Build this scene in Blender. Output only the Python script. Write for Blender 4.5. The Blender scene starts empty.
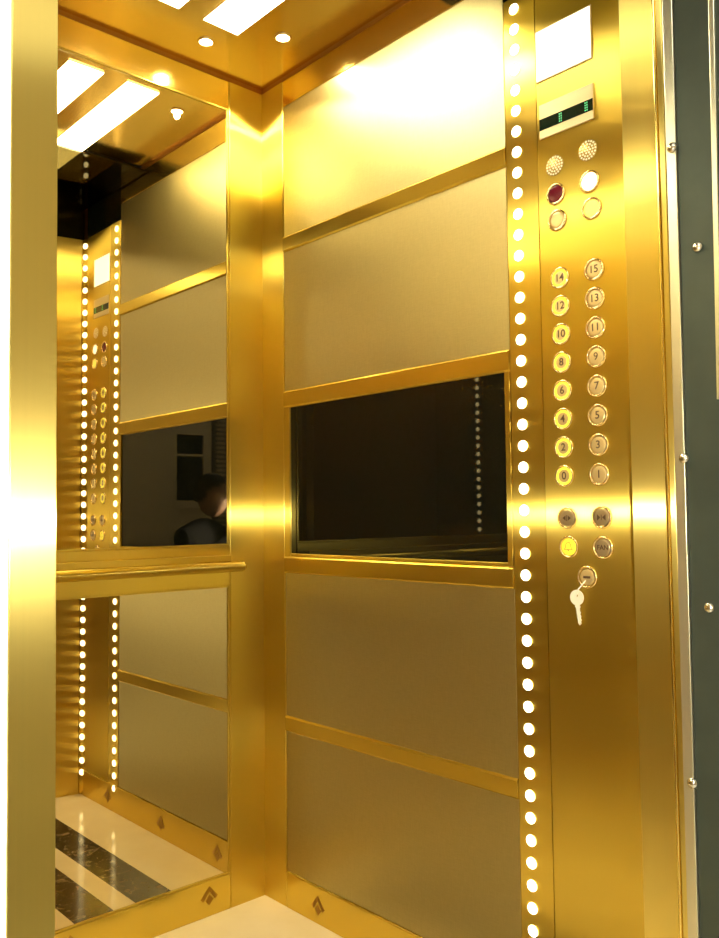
import bpy, bmesh, math, random
from mathutils import Vector, Matrix
random.seed(3)
S = bpy.context.scene
COL = S.collection
PI = math.pi

# ---------------------------------------------------------------- helpers
def link(o, parent=None):
    COL.objects.link(o)
    if parent is not None:
        o.parent = parent
    return o

def obj(name, bm, mat, parent=None, smooth=False):
    me = bpy.data.meshes.new(name)
    bmesh.ops.recalc_face_normals(bm, faces=bm.faces[:])
    bm.to_mesh(me); bm.free()
    if mat is not None:
        me.materials.append(mat)
    if smooth:
        for p in me.polygons:
            p.use_smooth = True
    return link(bpy.data.objects.new(name, me), parent)

def tag(o, label, cat, group=None, kind=None):
    if label: o['label'] = label
    if cat: o['category'] = cat
    if group: o['group'] = group
    if kind: o['kind'] = kind
    return o

def struct(o, label=None):
    o['kind'] = 'structure'
    if label: o['label'] = label
    return o

def thing(name, loc, label, cat, group=None):
    o = bpy.data.objects.new(name, None)
    o.empty_display_size = 0.05
    o.location = loc
    COL.objects.link(o)
    return tag(o, label, cat, group)

def box(bm, x0, x1, y0, y1, z0, z1, bev=0.0, seg=2):
    x0, x1 = min(x0, x1), max(x0, x1); y0, y1 = min(y0, y1), max(y0, y1); z0, z1 = min(z0, z1), max(z0, z1)
    vs = [bm.verts.new((x, y, z)) for z in (z0, z1) for (x, y) in ((x0, y0), (x1, y0), (x1, y1), (x0, y1))]
    fs = [bm.faces.new([vs[i] for i in q]) for q in ((0, 3, 2, 1), (4, 5, 6, 7), (0, 1, 5, 4), (1, 2, 6, 5), (2, 3, 7, 6), (3, 0, 4, 7))]
    if bev > 0:
        es = list({e for f in fs for e in f.edges})
        bmesh.ops.bevel(bm, geom=es, offset=bev, segments=seg, profile=0.5, affect='EDGES')
    return bm

def prism(bm, pts, z0, z1):
    """plan polygon pts (x,y) extruded z0..z1"""
    lo = [bm.verts.new((x, y, z0)) for x, y in pts]
    hi = [bm.verts.new((x, y, z1)) for x, y in pts]
    n = len(pts)
    bm.faces.new(lo[::-1]); bm.faces.new(hi)
    for i in range(n):
        bm.faces.new((lo[i], lo[(i + 1) % n], hi[(i + 1) % n], hi[i]))
    return bm

def lathe(bm, prof, seg=32, axis='X', sign=-1, loc=(0, 0, 0), cap=True):
    """profile (r, h): revolves about axis, h measured along sign*axis"""
    rings = []
    for r, h in prof:
        ring = []
        for i in range(seg):
            a = 2 * PI * i / seg
            u, v = r * math.cos(a), r * math.sin(a)
            if axis == 'X': p = (sign * h, u, v)
            elif axis == 'Y': p = (u, sign * h, v)
            else: p = (u, v, sign * h)
            ring.append(bm.verts.new((p[0] + loc[0], p[1] + loc[1], p[2] + loc[2])))
        rings.append(ring)
    for a, b in zip(rings, rings[1:]):
        for i in range(seg):
            bm.faces.new((a[i], a[(i + 1) % seg], b[(i + 1) % seg], b[i]))
    if cap:
        bm.faces.new(rings[0][::-1]); bm.faces.new(rings[-1])
    return bm

def tube(bm, p0, p1, r, seg=16):
    p0, p1 = Vector(p0), Vector(p1)
    d = (p1 - p0).normalized()
    a = d.orthogonal().normalized(); b = d.cross(a)
    R = []
    for p in (p0, p1):
        R.append([bm.verts.new(p + (a * math.cos(2 * PI * i / seg) + b * math.sin(2 * PI * i / seg)) * r) for i in range(seg)])
    for i in range(seg):
        bm.faces.new((R[0][i], R[0][(i + 1) % seg], R[1][(i + 1) % seg], R[1][i]))
    bm.faces.new(R[0][::-1]); bm.faces.new(R[1])
    return bm

# ---------------------------------------------------------------- materials
def newmat(name):
    m = bpy.data.materials.new(name); m.use_nodes = True
    nt = m.node_tree
    b = nt.nodes['Principled BSDF']
    return m, nt, b

def setv(b, **k):
    for key, v in k.items():
        b.inputs[key.replace('_', ' ')].default_value = v

def streaks(nt, scale=(260, 260, 1.2), lo=0.0, hi=1.0):
    """fine vertical grain: noise drawn out along Z"""
    tc = nt.nodes.new('ShaderNodeTexCoord'); mp = nt.nodes.new('ShaderNodeMapping')
    mp.inputs['Scale'].default_value = scale
    no = nt.nodes.new('ShaderNodeTexNoise'); no.inputs['Scale'].default_value = 1.0
    no.inputs['Detail'].default_value = 3
    geo = nt.nodes.new('ShaderNodeNewGeometry')
    nt.links.new(geo.outputs['Position'], mp.inputs['Vector'])
    nt.links.new(mp.outputs['Vector'], no.inputs['Vector'])
    mr = nt.nodes.new('ShaderNodeMapRange')
    mr.inputs['From Min'].default_value = 0.3; mr.inputs['From Max'].default_value = 0.7
    mr.inputs['To Min'].default_value = lo; mr.inputs['To Max'].default_value = hi
    nt.links.new(no.outputs['Fac'], mr.inputs['Value'])
    return mr.outputs['Result']

def horiz_tangent(nt, b):
    g = nt.nodes.new('ShaderNodeNewGeometry')
    c = nt.nodes.new('ShaderNodeVectorMath'); c.operation = 'CROSS_PRODUCT'
    c.inputs[1].default_value = (0, 0, 1)
    nt.links.new(g.outputs['Normal'], c.inputs[0])
    a = nt.nodes.new('ShaderNodeVectorMath'); a.operation = 'ADD'
    a.inputs[1].default_value = (0.0003, 0.0002, 0)
    nt.links.new(c.outputs[0], a.inputs[0])
    nt.links.new(a.outputs[0], b.inputs['Tangent'])

def ramp2(nt, fac, c0, c1):
    r = nt.nodes.new('ShaderNodeValToRGB')
    r.color_ramp.elements[0].color = (*c0, 1); r.color_ramp.elements[1].color = (*c1, 1)
    nt.links.new(fac, r.inputs['Fac'])
    return r.outputs['Color']

GOLD = (0.83, 0.60, 0.10)
def gold(name, rough, aniso, col=GOLD, var=0.12, bump=0.0, streak=(420, 420, 0.7), wide=0.0):
    m, nt, b = newmat(name)
    setv(b, Metallic=1.0, Roughness=rough, Anisotropic=aniso)
    f = streaks(nt, streak)
    dark = tuple(c * (1 - var) for c in col)
    nt.links.new(ramp2(nt, f, dark, col), b.inputs['Base Color'])
    r = nt.nodes.new('ShaderNodeMapRange')
    r.inputs['To Min'].default_value = rough * 0.95; r.inputs['To Max'].default_value = rough * 1.05
    nt.links.new(f, r.inputs['Value']); nt.links.new(r.outputs['Result'], b.inputs['Roughness'])
    if aniso > 0: horiz_tangent(nt, b)
    if bump > 0:
        # slow waviness of thin sheet
        no = nt.nodes.new('ShaderNodeTexNoise'); no.inputs['Scale'].default_value = 2.2; no.inputs['Detail'].default_value = 1
        g = nt.nodes.new('ShaderNodeNewGeometry'); nt.links.new(g.outputs['Position'], no.inputs['Vector'])
        bp = nt.nodes.new('ShaderNodeBump'); bp.inputs['Strength'].default_value = 1.0; bp.inputs['Distance'].default_value = bump
        nt.links.new(no.outputs['Fac'], bp.inputs['Height']); nt.links.new(bp.outputs['Normal'], b.inputs['Normal'])
    if wide > 0:
        # second lobe of the vertical brushing: very wide sideways, tight up and down
        g2 = nt.nodes.new('ShaderNodeBsdfAnisotropic'); g2.distribution = 'GGX'
        g2.inputs['Roughness'].default_value = 0.30; g2.inputs['Anisotropy'].default_value = -0.88
        g2.inputs['Color'].default_value = (*col, 1)
        nt.links.new(b.inputs['Tangent'].links[0].from_socket, g2.inputs['Tangent'])
        if bump > 0: nt.links.new(bp.outputs['Normal'], g2.inputs['Normal'])
        mxs = nt.nodes.new('ShaderNodeMixShader'); mxs.inputs[0].default_value = wide
        nt.links.new(b.outputs[0], mxs.inputs[1]); nt.links.new(g2.outputs[0], mxs.inputs[2])
        nt.links.new(mxs.outputs[0], nt.nodes['Material Output'].inputs['Surface'])
    return m

M = {}
M['brushed'] = gold('brushed_gold_steel', 0.26, 0.95, var=0.05, bump=0.002, wide=0.6)
M['satin'] = gold('satin_gold_steel', 0.20, 0.8, var=0.015, bump=0.002, wide=0.4)
M['return'] = gold('return_gold_steel', 0.30, 0.9, col=(0.88, 0.67, 0.16), var=0.03, bump=0.002, wide=0.6)
M['polished'] = gold('polished_gold_steel', 0.14, 0.0, col=(0.90, 0.68, 0.19), var=0.04, bump=0.003)
M['rail'] = gold('rail_gold', 0.20, 0.0, col=(0.95, 0.72, 0.24), var=0.03)
M['ceilgold'] = gold('ceiling_gold_steel', 0.22, 0.0, col=(0.90, 0.69, 0.21), var=0.08, bump=0.006)
M['gap'] = gold('dark_bronze_gap', 0.45, 0.0, col=(0.30, 0.13, 0.02))
M['landing_gold'] = gold('landing_gold', 0.32, 0.9, wide=0.5, var=0.05, col=(0.90, 0.71, 0.19), bump=0.006)

# linen-textured satin steel for the wall panels
m, nt, b = newmat('linen_steel')
setv(b, Metallic=1.0, Roughness=0.40)
geo = nt.nodes.new('ShaderNodeNewGeometry')
n1 = nt.nodes.new('ShaderNodeTexNoise'); n2 = nt.nodes.new('ShaderNodeTexNoise')
for n, sc in ((n1, (60, 60, 900)), (n2, (900, 900, 60))):
    mp = nt.nodes.new('ShaderNodeMapping'); mp.inputs['Scale'].default_value = sc
    nt.links.new(geo.outputs['Position'], mp.inputs['Vector']); nt.links.new(mp.outputs['Vector'], n.inputs['Vector'])
    n.inputs['Scale'].default_value = 1; n.inputs['Detail'].default_value = 2
mx = nt.nodes.new('ShaderNodeMath'); mx.operation = 'ADD'
nt.links.new(n1.outputs['Fac'], mx.inputs[0]); nt.links.new(n2.outputs['Fac'], mx.inputs[1])
mh = nt.nodes.new('ShaderNodeMath'); mh.operation = 'MULTIPLY'; mh.inputs[1].default_value = 0.5
nt.links.new(mx.outputs[0], mh.inputs[0])
nt.links.new(ramp2(nt, mh.outputs[0], (0.40, 0.335, 0.145), (0.58, 0.485, 0.22)), b.inputs['Base Color'])
bp = nt.nodes.new('ShaderNodeBump'); bp.inputs['Strength'].default_value = 0.25; bp.inputs['Distance'].default_value = 0.0006
nt.links.new(mh.outputs[0], bp.inputs['Height']); nt.links.new(bp.outputs['Normal'], b.inputs['Normal'])
M['linen'] = m

m, nt, b = newmat('bronze_mirror')
setv(b, Metallic=1.0, Roughness=0.012); b.inputs['Base Color'].default_value = (0.68, 0.58, 0.37, 1)
M['mirror'] = m
m, nt, b = newmat('black_glass')
setv(b, Roughness=0.02, IOR=1.5); b.inputs['Base Color'].default_value = (0.004, 0.005, 0.003, 1)
M['blackglass'] = m

m = bpy.data.materials.new('smoked_glass'); m.use_nodes = True; nt = m.node_tree; nt.nodes.clear()
out = nt.nodes.new('ShaderNodeOutputMaterial'); tr = nt.nodes.new('ShaderNodeBsdfTransparent'); gl = nt.nodes.new('ShaderNodeBsdfGlossy')
tr.inputs['Color'].default_value = (0.16, 0.145, 0.09, 1); gl.inputs['Roughness'].default_value = 0.03; gl.inputs['Color'].default_value = (0.8, 0.8, 0.7, 1)
mi = nt.nodes.new('ShaderNodeMixShader'); mi.inputs[0].default_value = 0.10
nt.links.new(tr.outputs[0], mi.inputs[1]); nt.links.new(gl.outputs[0], mi.inputs[2]); nt.links.new(mi.outputs[0], out.inputs[0])
M['smoked'] = m

def emit(name, col, st):
    m, nt, b = newmat(name)
    b.inputs['Base Color'].default_value = (*[min(1, c) * 0.8 for c in col], 1)
    b.inputs['Emission Color'].default_value = (*col, 1); b.inputs['Emission Strength'].default_value = st
    b.inputs['Roughness'].default_value = 0.4
    return m
def plain(name, col, rough=0.5, metal=0.0, noise=0.0, scale=30):
    m, nt, b = newmat(name)
    setv(b, Roughness=rough, Metallic=metal)
    b.inputs['Base Color'].default_value = (*col, 1)
    if noise > 0:
        no = nt.nodes.new('ShaderNodeTexNoise'); no.inputs['Scale'].default_value = scale; no.inputs['Detail'].default_value = 5
        g = nt.nodes.new('ShaderNodeNewGeometry'); nt.links.new(g.outputs['Position'], no.inputs['Vector'])
        nt.links.new(ramp2(nt, no.outputs['Fac'], tuple(c * (1 - noise) for c in col), tuple(min(1, c * (1 + noise)) for c in col)), b.inputs['Base Color'])
    return m

M['lightpanel'] = emit('ceiling_diffuser', (1.0, 0.94, 0.69), 28.0)
M['spotlens'] = emit('downlight_lens', (1.0, 0.88, 0.58), 40.0)
M['led'] = emit('led_lens', (1.0, 0.90, 0.62), 5.0)
M['lit_white'] = emit('lit_white_lens', (1.0, 0.93, 0.72), 1.6)
M['lit_yellow'] = emit('lit_yellow_lens', (1.0, 0.80, 0.15), 0.55)
M['lit_ring'] = emit('lit_ring', (0.95, 0.90, 0.05), 0.75)
M['alarm'] = emit('alarm_cap', (0.95, 0.80, 0.05), 0.5)
M['flash'] = emit('flash_lens', (1.0, 0.95, 0.82), 12000.0)
M['red'] = plain('dark_red_lens', (0.12, 0.004, 0.012), 0.15)
M['cap'] = plain('button_cap_metal', (0.78, 0.60, 0.27), 0.35, 0.7)
M['cap_grey'] = plain('button_cap_grey', (0.46, 0.35, 0.18), 0.35, 0.7)
M['ring'] = plain('button_ring_metal', (0.85, 0.68, 0.34), 0.18, 1.0)
M['ink'] = plain('engraved_ink', (0.10, 0.05, 0.015), 0.6)
M['perf'] = plain('pale_perforation', (0.95, 0.86, 0.55), 0.4, 0.2)
M['grille'] = plain('grille_gold', (0.50, 0.33, 0.07), 0.35, 0.9)
M['hole'] = plain('grille_hole', (0.10, 0.06, 0.01), 0.6)
M['plate'] = plain('display_bezel', (0.62, 0.50, 0.27), 0.4, 0.6)
M['screen'] = plain('display_screen', (0.005, 0.015, 0.008), 0.1)
M['green'] = emit('green_segments', (0.10, 0.75, 0.30), 0.5)
M['white'] = plain('white_plaque', (0.92, 0.90, 0.80), 0.35)
M['lit_screen'] = emit('lit_white_screen', (1.0, 0.97, 0.80), 1.6)
M['faint'] = plain('faint_grey_mark', (0.62, 0.60, 0.52), 0.5)
M['steel'] = plain('grey_green_steel', (0.065, 0.08, 0.06), 0.42, 0.6, 0.25, 14)
M['silver'] = plain('pale_steel_trim', (0.70, 0.66, 0.48), 0.3, 0.9, 0.06, 20)
M['screw'] = plain('screw_steel', (0.75, 0.72, 0.62), 0.2, 1.0)
M['key'] = plain('key_metal', (0.92, 0.88, 0.66), 0.4, 0.25)
M['emblem'] = gold('emblem_gold', 0.4, 0.0, col=(0.30, 0.17, 0.03))
M['plaster'] = plain('white_plaster', (0.80, 0.84, 0.84), 0.8, 0, 0.06, 60)
M['hallwall'] = plain('cream_hall_paint', (0.70, 0.60, 0.42), 0.8, 0, 0.05, 4)
M['hallceil'] = plain('hall_ceiling_paint', (0.8, 0.8, 0.76), 0.8)
M['hallfloor'] = plain('hall_tile', (0.78, 0.76, 0.68), 0.25, 0, 0.08, 5)
M['darkwin'] = plain('dark_window_glass', (0.01, 0.012, 0.015), 0.06)
M['winframe'] = plain('window_frame_paint', (0.75, 0.66, 0.5), 0.5)
M['slat'] = plain('shutter_slat', (0.16, 0.14, 0.10), 0.5, 0.3)
M['cloth'] = plain('dark_cloth', (0.012, 0.013, 0.02), 0.9)
M['skin'] = plain('skin', (0.45, 0.26, 0.17), 0.55)
M['hair'] = plain('black_hair', (0.01, 0.009, 0.008), 0.6)
M['camblack'] = plain('camera_black', (0.015, 0.015, 0.015), 0.45)
M['halllamp'] = emit('added_hall_glow', (1.0, 0.97, 0.90), 13.0)

# marble floor with black bands
m, nt, b = newmat('striped_marble')
geo = nt.nodes.new('ShaderNodeNewGeometry'); sp = nt.nodes.new('ShaderNodeSeparateXYZ')
nt.links.new(geo.outputs['Position'], sp.inputs[0])
def band(x0, x1):
    a = nt.nodes.new('ShaderNodeMath'); a.operation = 'GREATER_THAN'; a.inputs[1].default_value = x0
    c = nt.nodes.new('ShaderNodeMath'); c.operation = 'LESS_THAN'; c.inputs[1].default_value = x1
    k = nt.nodes.new('ShaderNodeMath'); k.operation = 'MULTIPLY'
    nt.links.new(sp.outputs['X'], a.inputs[0]); nt.links.new(sp.outputs['X'], c.inputs[0])
    nt.links.new(a.outputs[0], k.inputs[0]); nt.links.new(c.outputs[0], k.inputs[1])
    return k.outputs[0]
bands = [band(*q) for q in ((-0.286, -0.179), (-0.455, -0.348), (-1.68, -1.573), (-1.849, -1.742))]
acc = bands[0]
for q in bands[1:]:
    k = nt.nodes.new('ShaderNodeMath'); k.operation = 'MAXIMUM'
    nt.links.new(acc, k.inputs[0]); nt.links.new(q, k.inputs[1]); acc = k.outputs[0]
nb = nt.nodes.new('ShaderNodeTexNoise'); nb.inputs['Scale'].default_value = 38; nb.inputs['Detail'].default_value = 8; nb.inputs['Distortion'].default_value = 1.5
nt.links.new(geo.outputs['Position'], nb.inputs['Vector'])
cb = nt.nodes.new('ShaderNodeValToRGB')
cb.color_ramp.elements[0].position = 0.50; cb.color_ramp.elements[0].color = (0.008, 0.007, 0.006, 1)
cb.color_ramp.elements[1].position = 0.78; cb.color_ramp.elements[1].color = (0.22, 0.17, 0.10, 1)
nt.links.new(nb.outputs['Fac'], cb.inputs['Fac'])
nc = nt.nodes.new('ShaderNodeTexNoise'); nc.inputs['Scale'].default_value = 6; nc.inputs['Detail'].default_value = 6
nt.links.new(geo.outputs['Position'], nc.inputs['Vector'])
cc = ramp2(nt, nc.outputs['Fac'], (0.62, 0.50, 0.29), (0.80, 0.70, 0.46))
mixc = nt.nodes.new('ShaderNodeMix'); mixc.data_type = 'RGBA'
ye = nt.nodes.new('ShaderNodeMath'); ye.operation = 'LESS_THAN'; ye.inputs[1].default_value = -0.17
nt.links.new(sp.outputs['Y'], ye.inputs[0])
ym = nt.nodes.new('ShaderNodeMath'); ym.operation = 'MULTIPLY'
nt.links.new(acc, ym.inputs[0]); nt.links.new(ye.outputs[0], ym.inputs[1])
nt.links.new(ym.outputs[0], mixc.inputs[0]); nt.links.new(cc, mixc.inputs[6]); nt.links.new(cb.outputs[0], mixc.inputs[7])
nt.links.new(mixc.outputs[2], b.inputs['Base Color']); setv(b, Roughness=0.12)
M['marble'] = m

# ---------------------------------------------------------------- dimensions (metres)
W = 2.03        # cab width:  right wall x=0, left wall x=-W
YF = -1.196     # inner face of the front return
YO = -1.254     # outer face of the front return
ZC = 2.242      # ceiling
T = 0.03

# ---------------------------------------------------------------- cab shell
def slab(name, mat, *b_, label=None):
    return struct(obj(name, box(bmesh.new(), *b_), mat), label)
slab('floor', M['marble'], -W - T, T, -1.26, T, -0.04, 0.0)
slab('wall_back', M['gap'], -W - T, T, 0.0, T, 0.0, ZC)
slab('wall_right', M['gap'], 0.0, T, -1.26, 0.0, 0.0, ZC)
slab('wall_left', M['gap'], -W - T, -W, -1.26, 0.0, 0.0, ZC)
slab('ceiling', M['ceilgold'], -W - T, T, -0.70, T, ZC, ZC + 0.02)
slab('ceiling_front', M['camblack'], -W - T, T, -1.256, -0.70, ZC + 0.012, ZC + 0.022)

# front wall: left part (inside the cab beside the opening), header
bm = bmesh.new(); box(bm, -W, -1.16, YO, YF, 0.0, ZC, 0.002)
struct(obj('wall_front', bm, M['brushed']))
bm = bmesh.new(); box(bm, -1.16, -0.105, YO, YF, 2.10, ZC, 0.002)
struct(obj('trim_1', bm, M['brushed']), 'gold header above the lift doorway')

# dark strips along walls, coloured as the shade in a ceiling gap
bm = bmesh.new(); box(bm, -W, 0, -0.007, 0.0, ZC - 0.012, ZC)
struct(obj('trim_2', bm, M['gap']))
bm = bmesh.new(); box(bm, -0.007, 0, -0.866, -0.007, ZC - 0.012, ZC)
struct(obj('trim_3', bm, M['gap']))

# smoked glass sheet under the front of the ceiling
g = obj('smoked_glass_sheet', box(bmesh.new(), -W + 0.002, -0.012, -1.198, -0.667, 2.212, 2.218), M['smoked'])
tag(g, 'dark smoked glass sheet under the front of the ceiling, seen in the mirror', 'glass panel')

# ---------------------------------------------------------------- corner posts
def corner_post(name, sx, label):
    """L-shaped brushed post with a folded seam in the corner; sx=-1 for the right corner, mirrored for the left"""
    bm = bmesh.new()
    t = 0.007
    x0 = 0.0 if sx < 0 else -W
    d = -1 if sx < 0 else 1
    prism(bm, [(x0, 0), (x0 + d * 0.117, 0), (x0 + d * 0.117, -t + 0.002), (x0 + d * 0.115, -t), (x0 + d * t, -t), (x0 + d * t, -0.101), (x0 + d * (t - 0.002), -0.103), (x0, -0.103)], 0.0, ZC - 0.012)
    return tag(obj(name, bm, M['brushed']), label, 'corner post')
corner_post('corner_post', -1, 'brushed gold L-shaped corner post between mirror and right wall panels')
corner_post('corner_post', 1, 'brushed gold corner post in the hidden far left corner of the lift')

# ---------------------------------------------------------------- right wall: panels, trims, black glass
YA, YB = -0.105, -0.865
rp = [(1.791, 2.157, 'topmost linen-textured beige gold wall panel on the right wall'),
      (1.365, 1.749, 'second linen-textured beige gold wall panel, directly above the black glass'),
      (0.497, 0.875, 'linen-textured wall panel directly below the black glass on the right wall'),
      (0.094, 0.457, 'lowest linen-textured wall panel on the right wall, above the kick plate')]
for z0, z1, lab in rp:
    tag(obj('wall_panel', box(bmesh.new(), -0.005, 0, YB, YA, z0, z1, 0.001), M['linen']), lab, 'wall panel', 'linen panels of the right wall')
tr_ = [(1.749, 1.791, 'gold horizontal trim strip between the two upper panels of the right wall'),
       (1.320, 1.365, 'gold horizontal trim strip along the top of the black glass'),
       (0.875, 0.919, 'gold horizontal trim strip along the bottom of the black glass'),
       (0.457, 0.497, 'gold horizontal trim strip between the two lower panels of the right wall')]
for z0, z1, lab in tr_:
    bm = bmesh.new()
    prof = [(0, z0), (-0.006, z0), (-0.010, z0 + 0.004), (-0.010, z1 - 0.004), (-0.006, z1), (0, z1)]
    a = [bm.verts.new((x, YA, z)) for x, z in prof]; c = [bm.verts.new((x, YB, z)) for x, z in prof]
    bm.faces.new(a); bm.faces.new(c[::-1])
    for i in range(6): bm.faces.new((a[i], c[i], c[(i + 1) % 6], a[(i + 1) % 6]))
    tag(obj('trim_strip', bm, M['satin']), lab, 'trim strip', 'gold trim strips of the right wall')

# cornices above the panels / mirror
bm = bmesh.new(); box(bm, -0.006, 0, YB, YA, 2.158, ZC - 0.012, 0.001)
tag(obj('cornice_strip', bm, M['polished']), 'polished gold cornice strip above the right wall panels', 'cornice')
bm = bmesh.new(); box(bm, -W + 0.119, -0.119, -0.006, 0, 2.152, ZC - 0.012, 0.001)
tag(obj('cornice_strip', bm, M['polished']), 'polished gold cornice strip above the tall back mirror', 'cornice')

bg = thing('black_glass_panel', (0, -0.48, 0.915), 'black glass panel in a gold frame, set midway up the right wall', 'glass panel')
def child(name, bm, mat, par, smooth=False):
    o = obj(name, bm, mat, par, smooth)
    o.matrix_parent_inverse = Matrix.Translation(-par.location)
    return o
child('glass', box(bmesh.new(), -0.004, 0, -0.852, -0.130, 0.928, 1.319), M['blackglass'], bg)
bm = bmesh.new()
box(bm, -0.009, 0, -0.1295, YA, 0.9195, 1.3195, 0.001); box(bm, -0.009, 0, YB, -0.8525, 0.9195, 1.3195, 0.001)
box(bm, -0.007, 0, -0.852, -0.130, 0.9195, 0.9275, 0.001)
child('frame', bm, M['satin'], bg)

# ---------------------------------------------------------------- kick plates with emblem marks
def emblem(par, axis, c, z):
    """small diamond with a chevron over it"""
    def P(u, v, d):
        return (-0.0085 - d, c + u, z + v) if axis == 'R' else (c + u, -0.0085 - d, z + v)
    bm = bmesh.new()
    for poly in ([(0, 0.006), (0.012, -0.008), (0, -0.022), (-0.012, -0.008)],
                 [(0, 0.027), (0.026, -0.002), (0.018, -0.010), (0, 0.013)],
                 [(0, 0.027), (0, 0.013), (-0.018, -0.010), (-0.026, -0.002)]):
        a = [bm.verts.new(P(u, v, 0)) for u, v in poly]; b2 = [bm.verts.new(P(u, v, 0.0008)) for u, v in poly]
        bm.faces.new(a); bm.faces.new(b2[::-1]); n = len(poly)
        for i in range(n): bm.faces.new((a[i], a[(i + 1) % n], b2[(i + 1) % n], b2[i]))
    child('emblem', bm, M['emblem'], par)
kp = thing('kick_plate', (0, -0.5, 0), 'gold kick plate along the foot of the right wall', 'kick plate')
child('plate', box(bmesh.new(), -0.0085, 0, -1.142, YA, 0.0, 0.092, 0.002), M['satin'], kp)
for y in (-0.235, -0.565, -0.94): emblem(kp, 'R', y, 0.044)
kp = thing('kick_plate', (-1.0, 0, 0), 'gold kick plate along the foot of the back wall, under the lower mirror', 'kick plate')
child('plate', box(bmesh.new(), -W + 0.119, -0.119, -0.0085, 0, 0.0, 0.090, 0.002), M['satin'], kp)
for x in (-0.185, -0.555, -0.925, -1.295, -1.665): emblem(kp, 'B', x, 0.050)

# ---------------------------------------------------------------- back wall mirrors and handrail
mr = thing('wall_mirror', (-1.0, 0, 0.941), 'tall upper mirror on the back wall, above the handrail', 'mirror')
child('glass', box(bmesh.new(), -1.90, -0.125, -0.004, 0, 0.955, 2.146), M['mirror'], mr)
bm = bmesh.new(); box(bm, -0.1245, -0.119, -0.0075, 0, 0.950, 2.151, 0.001); box(bm, -1.904, -1.9005, -0.0075, 0, 0.950, 2.151)
box(bm, -1.90, -0.125, -0.0075, 0, 2.1465, 2.151, 0.001); box(bm, -1.90, -0.125, -0.0075, 0, 0.950, 0.9545, 0.001)
child('frame', bm, M['satin'], mr)
mr = thing('wall_mirror', (-1.0, 0, 0.081), 'lower mirror on the back wall, below the handrail', 'mirror')
child('glass', box(bmesh.new(), -1.90, -0.125, -0.004, 0, 0.095, 0.838), M['mirror'], mr)
bm = bmesh.new(); box(bm, -0.1245, -0.119, -0.0075, 0, 0.091, 0.842, 0.001); box(bm, -1.904, -1.9005, -0.0075, 0, 0.091, 0.842)
box(bm, -1.90, -0.125, -0.0075, 0, 0.8385, 0.842); box(bm, -1.90, -0.125, -0.0075, 0, 0.091, 0.0945)
child('frame', bm, M['satin'], mr)
bm = bmesh.new(); box(bm, -1.904, -0.119, -0.008, 0, 0.8425, 0.9495, 0.001)
tag(obj('rail_backing_strip', bm, M['satin']), 'flat gold band between the two back mirrors, behind the handrail', 'trim strip')
for x0, x1, lab in ((-W + 0.1, -1.905, 'narrow gold filler strip at the far left end of the back mirrors'),):
    tag(obj('filler_strip', box(bmesh.new(), x0 + 0.019, x1, -0.006, 0, 0.0, 2.151), M['brushed']), lab, 'trim strip')

hr = thing('handrail', (-1.0, 0, 0.886), 'tubular gold handrail across the back wall between the two mirrors', 'handrail')
bm = bmesh.new()
yr, zr, rr = -0.058, 0.896, 0.0135
tube(bm, (-1.86, yr, zr), (-0.112, yr, zr), rr, 24)
child('rail', bm, M['satin'], hr, False)
for p in hr.children[0].data.polygons: p.use_smooth = len(p.vertices) == 4
for xe, sg in ((-0.112, 1), (-1.86, -1)):
    bm = bmesh.new(); lathe(bm, [(rr, 0), (rr, 0.001), (0.010, 0.006), (0.004, 0.008)], 24, 'X', sg, (xe, yr, zr))
    child('end_cap', bm, M['rail'], hr, True)
bm = bmesh.new(); box(bm, -1.80, -0.135, -0.040, -0.0285, 0.908, 0.926, 0.002)
child('top_flat', bm, M['satin'], hr)
for xb in (-0.30, -0.95, -1.6):
    bm = bmesh.new(); tube(bm, (xb, -0.008, zr + 0.008), (xb, yr + 0.005, zr + 0.004), 0.008, 16)
    tube(bm, (xb, -0.008, zr + 0.008), (xb, -0.012, zr + 0.008), 0.02, 20)
    child('bracket', bm, M['rail'], hr)

# ---------------------------------------------------------------- LED strips
PITCH = 0.0433
def led_mesh():
    bm = bmesh.new(); lathe(bm, [(0.0110, 0), (0.0110, 0.0015), (0.0095, 0.0035), (0.005, 0.0048), (0.0015, 0.0052)], 18, 'X', 1)
    bmesh.ops.recalc_face_normals(bm, faces=bm.faces[:])
    me = bpy.data.meshes.new('led'); bm.to_mesh(me); bm.free(); me.materials.append(M['led'])
    for p in me.polygons: p.use_smooth = True
    return me
LEDM = led_mesh()
def led_strip(p, q, depth, label, nz0=0.075, nz1=2.088, zb=0.0, zt=2.0995, off=0.0):
    """carrier plate between plan points p and q (front face), leds facing to the left of p->q"""
    p, q = Vector((*p, 0)), Vector((*q, 0))
    d = (q - p).normalized(); n = Vector((-d.y, d.x, 0))      # facing direction
    mid = (p + q) / 2
    t = thing('led_strip', (mid.x, mid.y, zb), label, 'led strip', 'rows of round leds beside the button panels')
    bm = bmesh.new()
    prism(bm, [tuple(v.xy) for v in (p, q, q - n * depth, p - n * depth)], zb, zt)
    child('carrier', bm, M['satin'], t)
    rot = math.atan2(n.y, n.x)
    z = 1.034 - PITCH * int((1.034 - nz0) / PITCH)
    while z < nz1:
        o = bpy.data.objects.new('led', LEDM); link(o, t)
        o.location = (n.x * 0.0003 + d.x * off, n.y * 0.0003 + d.y * off, z - zb); o.rotation_euler = (0, 0, rot)
        z += PITCH
    return t
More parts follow.
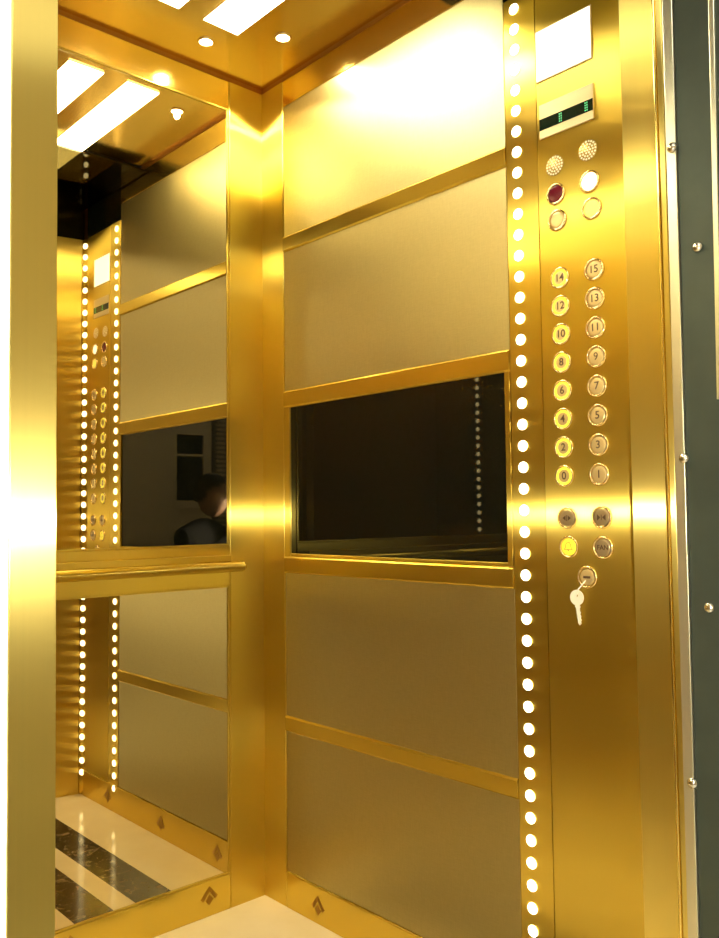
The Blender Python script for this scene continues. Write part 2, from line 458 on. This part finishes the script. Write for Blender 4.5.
# facing -X means n = (-1,0): d = (0,-1)... n=(-dy,dx): need (-dy,dx)=(-1,0) -> d=(0,1)
led_strip((-0.006, -0.944), (-0.006, -0.867), 0.006, 'vertical strip of round glowing leds between the wall panels and the button panel', off=0.011)
led_strip((-0.012, -1.169), (0.0, -1.144), 0.004, 'led strip on the hidden far edge of the button panel, seen only in the mirror')
led_strip((-W + 0.006, -0.864), (-W + 0.006, -0.941), 0.006, 'vertical strip of glowing leds on the left wall, seen only reflected in the black glass')

# ---------------------------------------------------------------- front return pilaster (slanted inner face catches the led glow)
bm = bmesh.new()
prism(bm, [(0.0, -1.179), (-0.0145, -1.1725), (-0.105, -1.1900), (-0.105, -1.251), (-0.102, YO), (0.0, YO)], 0.0, 2.10)
tag(obj('return_pilaster', bm, M['return']), 'plain brushed gold vertical return between the button panel and the doorway edge', 'pilaster')
bm = bmesh.new(); prism(bm, [(0.0, -1.179), (-0.0145, -1.1725), (-0.105, -1.1900), (-0.105, -1.251), (-0.102, YO), (0.0, YO)], 2.1005, ZC)
tag(obj('fascia_panel', bm, M['blackglass']), 'black glass fascia at the top of the front return, seen in the mirror', 'glass panel')

# ---------------------------------------------------------------- car operating panel
cop = thing('operating_panel', (0, -1.03, 0.093), 'tall brushed gold lift operating panel with two columns of round floor buttons', 'control panel')
XF = -0.006
bm = bmesh.new(); box(bm, XF, 0, -1.1385, -0.9455, 0.093, 2.0995, 0.0012)
child('faceplate', bm, M['brushed'], cop)
bm = bmesh.new(); box(bm, XF - 0.001, 0, -1.1385, -0.8665, 2.1, 2.225, 0.001)
tag(obj('fascia_panel', bm, M['blackglass']), 'black glass fascia above the button panel and its led strip, seen in the mirror', 'glass panel')

def text_mesh(txt, size, depth=0.0004):
    cu = bpy.data.curves.new('t', 'FONT'); cu.body = txt; cu.size = size; cu.extrude = depth / 2
    cu.align_x = 'CENTER'; cu.align_y = 'CENTER'
    cu.offset = 0.0 if '9' in txt else 0.00025
    o = bpy.data.objects.new('t', cu); COL.objects.link(o)
    dg = bpy.context.evaluated_depsgraph_get(); dg.update()
    me = bpy.data.meshes.new_from_object(o.evaluated_get(dg))
    bpy.data.objects.remove(o); bpy.data.curves.remove(cu)
    # text plane XY (normal +Z) -> facing -X, reading left to right along -Y, up +Z
    me.transform(Matrix(((0, 0, -1, 0), (-1, 0, 0, 0), (0, 1, 0, 0), (0, 0, 0, 1))))
    me.materials.clear(); me.materials.append(M['ink'])
    return me
def flat_poly(bm, pts, x, th=0.0004):
    a = [bm.verts.new((x, u, v)) for u, v in pts]; b2 = [bm.verts.new((x - th, u, v)) for u, v in pts]
    n = len(pts); bm.faces.new(a[::-1]); bm.faces.new(b2)
    for i in range(n): bm.faces.new((a[i], a[(i + 1) % n], b2[(i + 1) % n], b2[i]))

def mk(name, bm, mat, smooth=True):
    bmesh.ops.recalc_face_normals(bm, faces=bm.faces[:])
    me = bpy.data.meshes.new(name); bm.to_mesh(me); bm.free(); me.materials.append(mat)
    for p in me.polygons: p.use_smooth = smooth and len(p.vertices) == 4
    return me
RINGM = mk('ring', lathe(bmesh.new(), [(0.0215, 0), (0.0215, 0.0025), (0.0200, 0.0045), (0.0180, 0.0045), (0.0168, 0.0025), (0.0168, 0.0002)], 36, 'X', -1, cap=False), M['ring'])
def capmesh(mat, r=0.0158):
    return mk('cap', lathe(bmesh.new(), [(r, 0), (r, 0.0022), (r - 0.001, 0.0032), (r - 0.0035, 0.0034), (0.001, 0.0034)], 36, 'X', -1), mat)
CAP, CAPG, CAPA = capmesh(M['cap']), capmesh(M['cap_grey']), capmesh(M['alarm'])
RED, LW, LY = capmesh(M['red'], 0.0166), capmesh(M['lit_white'], 0.0166), capmesh(M['lit_yellow'], 0.0166)
HALO = mk('halo_ring', lathe(bmesh.new(), [(0.0166, 0), (0.0166, 0.0036), (0.0128, 0.0040), (0.0128, 0.0034)], 36, 'X', -1, cap=False), M['lit_ring'])
def button(name, y, z, capm, sym=None, halo=False, label=None):
    b_ = bpy.data.objects.new(name, capm); link(b_, cop)
    b_.location = (XF, y + 1.03, z - 0.093)
    if label: b_['label'] = label
    link(bpy.data.objects.new('ring', RINGM), b_)
    if halo: link(bpy.data.objects.new('lit_ring', HALO), b_)
    if sym is not None:
        s = bpy.data.objects.new('symbol', sym); link(s, b_); s.location = (-0.0037, 0, 0)
    return b_
C1, C2 = -0.992, -1.068
for i in range(8):
    z = 1.486 - 0.0553 * i
    n1, n2 = str(14 - 2 * i), str(15 - 2 * i)
    button('button', C1, z, CAP, text_mesh(n1, 0.0205), True, 'round button ' + n1 + ' with a glowing yellow ring')
    button('button', C2, z, CAP, text_mesh(n2, 0.0205), False, 'round button ' + n2)
def sym(bm_): return mk('symbol', bm_, M['ink'], False)
bm = bmesh.new()
flat_poly(bm, [(0.0008, -0.006), (0.0008, 0.006), (-0.0008, 0.006), (-0.0008, -0.006)], 0)
flat_poly(bm, [(0.0025, -0.005), (0.0025, 0.005), (0.0095, 0)], 0); flat_poly(bm, [(-0.0025, -0.005), (-0.0095, 0), (-0.0025, 0.005)], 0)
button('button', C1 - 0.004, 1.018, CAPG, sym(bm), False, 'door open button')
bm = bmesh.new()
flat_poly(bm, [(0.0006, -0.005), (0.0006, 0.005), (-0.0006, 0.005), (-0.0006, -0.005)], 0)
flat_poly(bm, [(0.009, -0.006), (0.009, 0.006), (0.002, 0)], 0); flat_poly(bm, [(-0.009, -0.006), (-0.002, 0), (-0.009, 0.006)], 0)
button('button', C2 - 0.003, 1.019, CAPG, sym(bm), False, 'door close button')
# bell outline
bm = bmesh.new()
bell = [(0.009, -0.005), (0.006, -0.001), (0.0055, 0.004), (0.003, 0.008), (0, 0.009), (-0.003, 0.008), (-0.0055, 0.004), (-0.006, -0.001), (-0.009, -0.005)]
for i in range(len(bell)):
    a, c = Vector(bell[i]), Vector(bell[(i + 1) % len(bell)])
    d = (c - a).normalized() * 0.0005; n = Vector((-d.y, d.x))
    flat_poly(bm, [tuple(a - n), tuple(c - n), tuple(c + n), tuple(a + n)], 0)
flat_poly(bm, [(0.002, -0.006), (0.0, -0.0085), (-0.002, -0.006)], 0)
button('button', C1 - 0.006, 0.963, CAPA, sym(bm), False, 'yellow alarm button with a bell')
button('button', C2 - 0.004, 0.963, CAPG, text_mesh('FAN', 0.0125), False, 'button reading FAN')
# indicator lenses
button('indicator', -0.987, 1.655, RED, None, False, 'dark red round lens')
button('indicator', -1.063, 1.657, LW, None, False, 'white lit round lens')
button('indicator', -0.989, 1.602, CAP, None, False, 'unlit gold round lens')
button('indicator', -1.066, 1.604, LY, None, False, 'yellow lit round lens')
# speaker grilles
bm = bmesh.new()
for k, (rr_, nn) in enumerate(((0, 1), (0.0058, 6), (0.0115, 12), (0.0172, 18))):
    for i in range(nn):
        a = 2 * PI * i / nn
        lathe(bm, [(0.0020, 0), (0.0020, 0.0006)], 10, 'X', -1, (0, rr_ * math.cos(a), rr_ * math.sin(a)))
GR = mk('perforations', bm, M['perf'], False)
GB = mk('speaker_grille', lathe(bmesh.new(), [(0.0205, 0), (0.0202, 0.0006), (0.001, 0.0006)], 32, 'X', -1), M['grille'])
for y, z in ((-0.985, 1.713), (-1.060, 1.719)):
    g = bpy.data.objects.new('speaker_grille', GB); link(g, cop); g.location = (XF, y + 1.03, z - 0.093)
    h = bpy.data.objects.new('perforations', GR); link(h, g); h.location = (-0.0008, 0, 0)
# display
bm = bmesh.new(); box(bm, XF - 0.003, XF, -1.076, -0.953, 1.775, 1.845, 0.001)
disp = child('display', bm, M['plate'], cop); disp['label'] = 'floor display with black screen'
bm = bmesh.new(); box(bm, -0.0095, -0.0085, -1.0755, -0.9535, 1.792, 1.815)
sc_ = obj('screen', bm, M['screen'], disp)
bm = bmesh.new()
for yc in (-1.000, -1.058):
    for r_ in range(4):
        for c_ in range(2):
            box(bm, -0.0099, -0.0095, yc - 0.004 * c_, yc - 0.004 * c_ - 0.002, 1.795 + 0.0048 * r_, 1.7975 + 0.0048 * r_)
obj('green_digits', bm, M['green'], disp)
# white plaque
nt_ = thing('lit_display', (XF, -1.0, 1.903), 'glowing white rectangular screen at the top of the button panel', 'screen')
bm = bmesh.new(); box(bm, XF - 0.003, XF - 0.0002, -1.073, -0.949, 1.896, 1.997, 0.0008)
child('screen', bm, M['lit_screen'], nt_)
bm = bmesh.new(); box(bm, XF - 0.0022, XF - 0.0001, -1.0755, -0.9465, 1.8935, 1.9995, 0.0005)
child('bezel', bm, M['plate'], nt_)
# key switch and key
ks = bpy.data.objects.new('key_switch', capmesh(M['cap'], 0.0150)); link(ks, cop); ks.location = (XF, 1.03 - 1.037, 0.907 - 0.093)
ks['label'] = 'round key lock'
link(bpy.data.objects.new('ring', RINGM), ks)
s_ = obj('keyhole', box(bmesh.new(), -0.0042, -0.0034, -0.0075, 0.0075, -0.0022, 0.0022), M['ink'], ks)
kt = thing('key', (XF - 0.006, -1.020, 0.83), 'small silver key hanging below the round key lock', 'key')
bm = bmesh.new()
# bow: round plate with a hole, on a serrated shank
seg = 28; yc, zc = -1.016, 0.868
for x in (XF - 0.005, XF - 0.007):
    pass
def ringpts(r, x): return [bm.verts.new((x, yc + r * math.cos(2 * PI * i / seg), zc + r * math.sin(2 * PI * i / seg))) for i in range(seg)]
def holepts(r, x): return [bm.verts.new((x, yc + 0.0 + r * math.cos(2 * PI * i / seg), zc + 0.004 + r * math.sin(2 * PI * i / seg))) for i in range(seg)]
Oa, Ob = ringpts(0.0145, XF - 0.005), ringpts(0.0145, XF - 0.0072)
Ha, Hb = holepts(0.0028, XF - 0.005), holepts(0.0028, XF - 0.0072)
for i in range(seg):
    j = (i + 1) % seg
    bm.faces.new((Oa[i], Oa[j], Ob[j], Ob[i])); bm.faces.new((Ha[i], Hb[i], Hb[j], Ha[j]))
    bm.faces.new((Ob[i], Ob[j], Hb[j], Hb[i])); bm.faces.new((Oa[i], Ha[i], Ha[j], Oa[j]))
child('bow', bm, M['key'], kt)
bm = bmesh.new()
zt_ = zc - 0.0135; pts = [(0.0045, 0), (0.0055, -0.004), (0.0035, -0.006), (0.0035, -0.034), (0.001, -0.038), (-0.003, -0.034), (-0.002, -0.031), (-0.0045, -0.028), (-0.0025, -0.025), (-0.0045, -0.021), (-0.0025, -0.018), (-0.0045, -0.014), (-0.0028, -0.011), (-0.0035, -0.006), (-0.0055, -0.004), (-0.0045, 0)]
flat_poly(bm, [(yc - 0.001 + u - v * (-0.14), zt_ + v) for u, v in pts], XF - 0.0052, 0.002)
child('blade', bm, M['key'], kt)
bm = bmesh.new()
tube(bm, (XF - 0.003, -1.034, 0.901), (XF - 0.010, -1.022, 0.884), 0.0011, 8); tube(bm, (XF - 0.010, -1.022, 0.884), (XF - 0.0085, yc, zc + 0.003), 0.0011, 8)
child('link_wire', bm, M['key'], kt)

# ---------------------------------------------------------------- left wall (seen only in reflections)
for z0, z1, lab in ((1.362, 2.157, 'upper linen-textured panel on the left wall'), (0.915, 1.36, 'middle linen-textured panel on the left wall'), (0.094, 0.87, 'lower linen-textured panel on the left wall')):
    tag(obj('wall_panel', box(bmesh.new(), -W, -W + 0.005, YB, YA, z0, z1, 0.001), M['linen']), lab + ', hidden behind the doorway jamb', 'wall panel')
tag(obj('side_column', box(bmesh.new(), -W, -W + 0.006, -1.19, -0.942, 0.0, 2.2, 0.001), M['brushed']), 'plain gold column on the left wall beside its led strip, hidden behind the jamb', 'pilaster')
tag(obj('trim_strip', box(bmesh.new(), -W, -W + 0.01, YB, YA, 0.871, 0.914, 0.001), M['satin']), 'gold trim strip on the left wall, hidden behind the jamb', 'trim strip')

# ---------------------------------------------------------------- ceiling lights
lps = [(-0.320, -0.222, 'long rectangular glowing ceiling light nearest the right wall'),
       (-0.488, -0.390, 'long rectangular glowing ceiling light, second from the right wall'),
       (-1.640, -1.542, 'long rectangular glowing ceiling light, third from the right wall, out of sight'),
       (-1.808, -1.710, 'long rectangular glowing ceiling light nearest the left wall, out of sight')]
for x0, x1, lab in lps:
    t = thing('ceiling_light', ((x0 + x1) / 2, -0.55, 2.235), lab, 'ceiling light', 'long ceiling light panels')
    bm = bmesh.new(); box(bm, x0, x1, -0.95, -0.202, 2.2385, 2.2400)
    child('diffuser', bm, M['lightpanel'], t)
    bm = bmesh.new(); box(bm, x0 - 0.002, x1 + 0.002, -0.951, -0.201, 2.2402, 2.2418)
    child('housing', bm, M['gap'], t)
def downlight(x, y, lab):
    t = thing('downlight', (x, y, ZC), lab, 'downlight', 'small round ceiling downlights')
    bm = bmesh.new(); lathe(bm, [(0.0170, 0.002), (0.0170, 0.004), (0.020, 0.003), (0.022, 0.0)], 28, 'Z', -1, cap=False)
    o = obj('trim_ring', bm, M['ring'], t, True)
    bm = bmesh.new(); lathe(bm, [(0.0165, 0.001), (0.0165, 0.0022), (0.012, 0.0034), (0.003, 0.0040)], 24, 'Z', -1)
    o = obj('lens', bm, M['spotlens'], t, True)
    L = bpy.data.lights.new('lamp', 'SPOT'); L.energy = 2.0; L.color = (1, 0.80, 0.48); L.spot_size = math.radians(140); L.spot_blend = 0.12; L.shadow_soft_size = 0.008
    lo = bpy.data.objects.new('lamp', L); link(lo, t); lo.location = (0, 0, -0.016)
for x, y, lab in ((-0.127, -0.265, 'small glowing round downlight right of the corner seam, near the right wall'),
                  (-0.263, -0.120, 'small glowing round downlight left of the corner seam, near the back wall'),
                  (-W + 0.121, -0.218, 'small downlight near the left wall, hidden'),
                  (-W + 0.245, -0.090, 'small downlight near the far left back corner, hidden')):
    downlight(x, y, lab)

# ---------------------------------------------------------------- landing side: frame posts, screws, hall
bm = bmesh.new(); box(bm, -1.1715, -1.136, -1.30, -1.256, 0.0, 2.9, 0.0008)
for v in bm.verts: v.co.x += -0.006 * (v.co.z - 1.05)
tag(obj('landing_jamb', bm, M['landing_gold']), 'narrow bright gold door jamb at the left edge of the doorway', 'door jamb')
st = thing('landing_post', (-0.12, -1.262, 0.0), 'grey-green steel door post with screws at the right edge of the doorway', 'door post')
def sc(name, bm, mat, smooth=False, lab=None):
    o = child(name, bm, mat, st, smooth)
    if lab: o['label'] = lab
    return o
def leanbox(x0, x1, y0, y1, z0, z1, k=0.003, bev=0.001):
    bm = box(bmesh.new(), x0, x1, y0, y1, z0, z1, bev)
    for v in bm.verts: v.co.y += -k * (v.co.z - 1.0)
    return bm
sc('edge_bead', leanbox(-0.122, -0.095, -1.2625, -1.2585, 0, 2.6, 0.0), M['polished'])
sc('pale_trim', leanbox(-0.120, -0.09, -1.2905, -1.2735, 0, 2.6), M['silver'], lab='pale bright steel edge strip')
sc('olive_trim', leanbox(-0.118, -0.09, -1.2730, -1.2630, 0, 2.6, 0.0), M['landing_gold'])
sc('steel_plate', leanbox(-0.116, -0.09, -1.420, -1.2915, 0, 2.6), M['steel'])
sc('pale_bead', leanbox(-0.121, -0.116, -1.352, -1.343, 1.2, 2.6, 0.012), M['silver'])
for y, z, xs in ((-1.287, 1.615, -0.121), (-1.291, 1.112, -0.121), (-1.288, 0.608, -0.121), (-1.322, 1.444, -0.117), (-1.322, 0.880, -0.117)):
    bm = bmesh.new(); lathe(bm, [(0.0085, 0), (0.0085, 0.002), (0.006, 0.005), (0.003, 0.0062), (0.0012, 0.0064)], 20, 'X', -1, (xs, y, z))
    sc('screw', bm, M['screw'], True)
bm = bmesh.new(); prism(bm, [(-0.09, -1.42), (2.0, -1.42), (2.0, -1.27), (-0.09, -1.27)], 0, 2.9)
struct(obj('wall_landing_right', bm, M['plaster']))
bm = bmesh.new(); box(bm, -3.4, -1.160, -1.298, -1.256, 0, 2.9)
struct(obj('wall_landing_left', bm, M['plaster']))
bm = bmesh.new(); box(bm, -1.134, -0.09, -1.40, -1.256, 2.6, 2.9)
struct(obj('wall_landing_top', bm, M['plaster']))
slab('floor_landing', M['hallfloor'], -3.4, 2.0, -4.6, -1.275, -0.04, 0.0)
slab('ceiling_landing', M['hallceil'], -3.4, 2.0, -4.6, -1.256, 2.9, 2.93)
slab('wall_hall_left', M['hallwall'], -3.43, -3.4, -4.6, -1.26, 0, 2.9)
slab('wall_hall_right', M['hallwall'], 2.0, 2.03, -2.65, -1.26, 0, 2.9)
slab('wall_hall_near', M['hallwall'], -1.27, 2.0, -2.75, -2.65, 0, 2.9)
slab('wall_hall_far', M['hallwall'], -3.4, -1.27, -4.63, -4.601, 0, 2.9)
slab('wall_hall_side', M['hallwall'], -1.27, -1.24, -4.6, -2.75, 0, 2.9)
slab('trim_4', M['silver'], -1.13, -0.12, -1.30, -1.262, -0.04, 0.001, label='metal door sill')
# hall window and louvred shutter, seen as tiny reflections
w = bpy.data.objects.new('window_1', None); COL.objects.link(w); w.location = (-2.4, -4.6, 1.1); struct(w)
child('pane', box(bmesh.new(), -2.66, -2.18, -4.599, -4.592, 1.17, 1.75), M['darkwin'], w)
bm = bmesh.new(); box(bm, -2.71, -2.66, -4.60, -4.57, 1.10, 1.80); box(bm, -2.18, -2.13, -4.60, -4.57, 1.10, 1.80)
box(bm, -2.66, -2.18, -4.60, -4.57, 1.10, 1.17); box(bm, -2.66, -2.18, -4.60, -4.57, 1.75, 1.80); box(bm, -2.66, -2.18, -4.598, -4.58, 1.56, 1.58)
child('window_frame', bm, M['winframe'], w)
lt = thing('louvred_shutter', (-3.0, -4.6, 0), 'dark louvred shutter behind the photographer, seen reflected in the black glass', 'shutter')
bm = bmesh.new(); box(bm, -3.35, -2.76, -4.60, -4.575, 0.0, 2.1, 0.002); child('backing', bm, M['slat'], lt)
bm = bmesh.new()
for i in range(48): box(bm, -3.32, -2.79, -4.574, -4.555, 0.08 + i * 0.041, 0.10 + i * 0.041)
child('slats', bm, M['winframe'], lt)

# unseen ceiling lamps, added to brighten the hall and the door jamb
for x, y, s, lab in ((-2.3, -3.6, 0.6, 'added square hall ceiling lamp farther from the lift, out of sight'), (-1.7, -2.0, 0.5, 'added square hall ceiling lamp outside the doorway, out of sight')):
    t = thing('added_hall_lamp', (x, y, 2.9), lab, 'ceiling lamp')
    child('diffuser', box(bmesh.new(), x - s / 2, x + s / 2, y - s / 2, y + s / 2, 2.87, 2.885), M['halllamp'], t)
    child('frame', box(bmesh.new(), x - s / 2 - 0.02, x + s / 2 + 0.02, y - s / 2 - 0.02, y + s / 2 + 0.02, 2.8855, 2.9), M['winframe'], t)

# ---------------------------------------------------------------- photographer crouching in the hall (a dark reflection in the mirror)
def make_skin(name, verts, edges, radii, mat, parent=None, root=0, sub=2):
    bm = bmesh.new()
    lay = bm.verts.layers.skin.verify()
    vs = [bm.verts.new(v) for v in verts]
    for i, v in enumerate(vs):
        r_ = radii[i]; v[lay].radius = (r_, r_) if not isinstance(r_, tuple) else r_
        v[lay].use_root = (i == root)
    for a, c in edges: bm.edges.new((vs[a], vs[c]))
    me = bpy.data.meshes.new(name); bm.to_mesh(me); bm.free()
    o = bpy.data.objects.new(name, me); COL.objects.link(o)
    md = o.modifiers.new('skin', 'SKIN'); md.use_smooth_shade = True
    s = o.modifiers.new('sub', 'SUBSURF'); s.levels = sub; s.render_levels = sub
    dg = bpy.context.evaluated_depsgraph_get(); dg.update()
    m2 = bpy.data.meshes.new_from_object(o.evaluated_get(dg))
    bpy.data.objects.remove(o)
    m2.materials.clear(); m2.materials.append(mat)
    for p in m2.polygons: p.use_smooth = True; p.material_index = 0
    o = bpy.data.objects.new(name, m2); COL.objects.link(o)
    if parent is not None: o.parent = parent
    return o

PX, PY, PA = -1.12, -2.33, math.radians(112)
DX, DY, DZ, DA = -1.435, -1.972, 1.0283, math.radians(47.75)
def dev2per(x, y, z):
    wx = DX + x * math.cos(DA) - y * math.sin(DA) - PX; wy = DY + x * math.sin(DA) + y * math.cos(DA) - PY
    return (wx * math.cos(PA) + wy * math.sin(PA), -wx * math.sin(PA) + wy * math.cos(PA), z + DZ)
WR, WL = dev2per(-.10, -.135, -.06), dev2per(-.10, .115, -.08)
# local frame: +X forward (towards the lift corner), +Z up; origin on the floor under the pelvis
per = thing('person', (PX, PY, 0), 'crouching photographer in dark clothes holding a camera, seen reflected in the mirror', 'person')
per.rotation_euler = (0, 0, PA)
V = [(0, 0, .40), (.04, 0, .58), (.10, 0, .78), (.14, 0, .93), (.175, 0, 1.02),      # pelvis .. neck base
     (.13, .17, .92), (.30, .33, .76), WL,                          # left shoulder, elbow, wrist
     (.13, -.17, .92), (.20, -.20, .72), WR,
     (.02, .10, .37), (.36, .15, .50), (.17, .14, .10), (.30, .16, .04),
     (.02, -.10, .37), (.34, -.14, .20), (.02, -.13, .09), (-.10, -.13, .05)]
E_ = [(0, 1), (1, 2), (2, 3), (3, 4), (3, 5), (5, 6), (6, 7), (3, 8), (8, 9), (9, 10), (0, 11), (11, 12), (12, 13), (13, 14), (0, 15), (15, 16), (16, 17), (17, 18)]
Rr = [.14, .13, .13, .12, .055, .065, .045, .030, .065, .045, .030, .09, .065, .045, .035, .09, .065, .045, .035]
body = make_skin('body', V, E_, Rr, M['cloth'], per)
# head
bm = bmesh.new()
bmesh.ops.create_uvsphere(bm, u_segments=24, v_segments=18, radius=0.1)
for v in bm.verts:
    x, y, z = v.co
    v.co = Vector((x * 0.95, y * 0.78, z * 1.15))
    if x > 0.02 and z < 0: v.co.x *= 0.92
    if x > 0.085 and abs(y) < 0.02 and -0.03 < z < 0.02: v.co.x += 0.02
head = obj('head', bm, M['skin'], per, True); head.location = (.215, 0, 1.14)
bm = bmesh.new()
for s_y in (-1, 1):
    bmesh.ops.create_uvsphere(bm, u_segments=10, v_segments=8, radius=0.02, matrix=Matrix.Translation((0, s_y * 0.078, -0.005)) @ Matrix.Diagonal((0.8, 0.4, 1.4, 1)))
ears = obj('ears', bm, M['skin'], head, True)
bm = bmesh.new()
bmesh.ops.create_uvsphere(bm, u_segments=24, v_segments=18, radius=0.108)
for v in bm.verts:
    x, y, z = v.co; v.co = Vector((x * 0.97 - 0.012, y * 0.82, z * 1.12 + 0.012))
bmesh.ops.delete(bm, geom=[v for v in bm.verts if v.co.z < -0.03 + max(0, v.co.x) * 1.1], context='VERTS')
obj('hair', bm, M['hair'], head, True)
for sy, wz in ((-1, -.06), (1, -.08)):
    yb = .055 if sy > 0 else .085
    hv = [(-.10, sy * (yb + (.06 if sy > 0 else .05)), wz), (-.055, sy * (yb + .022), -.015)]; he = [(0, 1)]; hrad = [.026, .024]
    k = 2
    for j in range(4):
        z0 = .030 - .019 * j; L_ = (.9, 1.0, .95, .8)[j]
        hv += [(-.022, sy * (yb + .022), z0), (.004 * L_, sy * (yb + .019), z0), (.012 * L_, sy * (yb + .019 - .018 * L_), z0 - .002)]
        he += [(1, k), (k, k + 1), (k + 1, k + 2)]; hrad += [.0095, .0088, .0075]; k += 3
    hv += [(-.062, sy * (yb - .004), .005), (-.048, sy * (yb - .030), .012)]; he += [(1, k), (k, k + 1)]; hrad += [.012, .009]
    make_skin('hand', [dev2per(*q) for q in hv], he, hrad, M['skin'], per, 0, 1)
dc = thing('photo_camera', (DX, DY, DZ), 'black camera with a lit flash held in the photographer\'s hands', 'camera')
dc.rotation_euler = (0, 0, DA)
bm = bmesh.new(); box(bm, -.035, .005, -.085, .055, -.045, .040, .008); box(bm, -.03, 0, -.025, .025, .041, .055, .004)
obj('camera_body', bm, M['camblack'], dc)
bm = bmesh.new(); lathe(bm, [(.030, 0), (.030, .020), (.026, .026), (.020, .026), (.020, .018)], 28, 'X', 1, (.0055, 0, 0))
obj('lens', bm, M['camblack'], dc, True)
obj('flash', box(bmesh.new(), .0055, .009, -.064, -.036, -.008, .008), M['flash'], dc)

# ---------------------------------------------------------------- world, camera
wd = bpy.data.worlds.new('world'); S.world = wd; wd.use_nodes = True
wd.node_tree.nodes['Background'].inputs[0].default_value = (0.9, 0.95, 1.0, 1); wd.node_tree.nodes['Background'].inputs[1].default_value = 0.3
F_PX = 847.0
yaw = math.radians(42.4); pit = math.radians(3.1); rol = math.radians(-0.6)
fwd = Vector((math.sin(yaw) * math.cos(pit), math.cos(yaw) * math.cos(pit), math.sin(pit)))
r0 = Vector((math.cos(yaw), -math.sin(yaw), 0)); u0 = r0.cross(fwd)
rt = r0 * math.cos(rol) + u0 * math.sin(rol); up = -r0 * math.sin(rol) + u0 * math.cos(rol)
cd = bpy.data.cameras.new('camera'); cam = bpy.data.objects.new('camera', cd); COL.objects.link(cam)
cam.matrix_world = Matrix(((rt.x, up.x, -fwd.x, -1.4), (rt.y, up.y, -fwd.y, -1.9306), (rt.z, up.z, -fwd.z, 1.0283), (0, 0, 0, 1)))
cd.sensor_fit = 'HORIZONTAL'; cd.sensor_width = 36; cd.lens = F_PX / 719 * 36; cd.clip_start = 0.01
S.camera = cam
S.view_settings.view_transform = 'Standard'; S.view_settings.look = 'None'; S.view_settings.gamma = 1
S.view_settings.exposure = 0.35
S.view_settings.use_curve_mapping = False
S.cycles.use_denoising = True
S.cycles.max_bounces = 12; S.cycles.glossy_bounces = 10; S.cycles.diffuse_bounces = 4
S.cycles.sample_clamp_indirect = 8.0
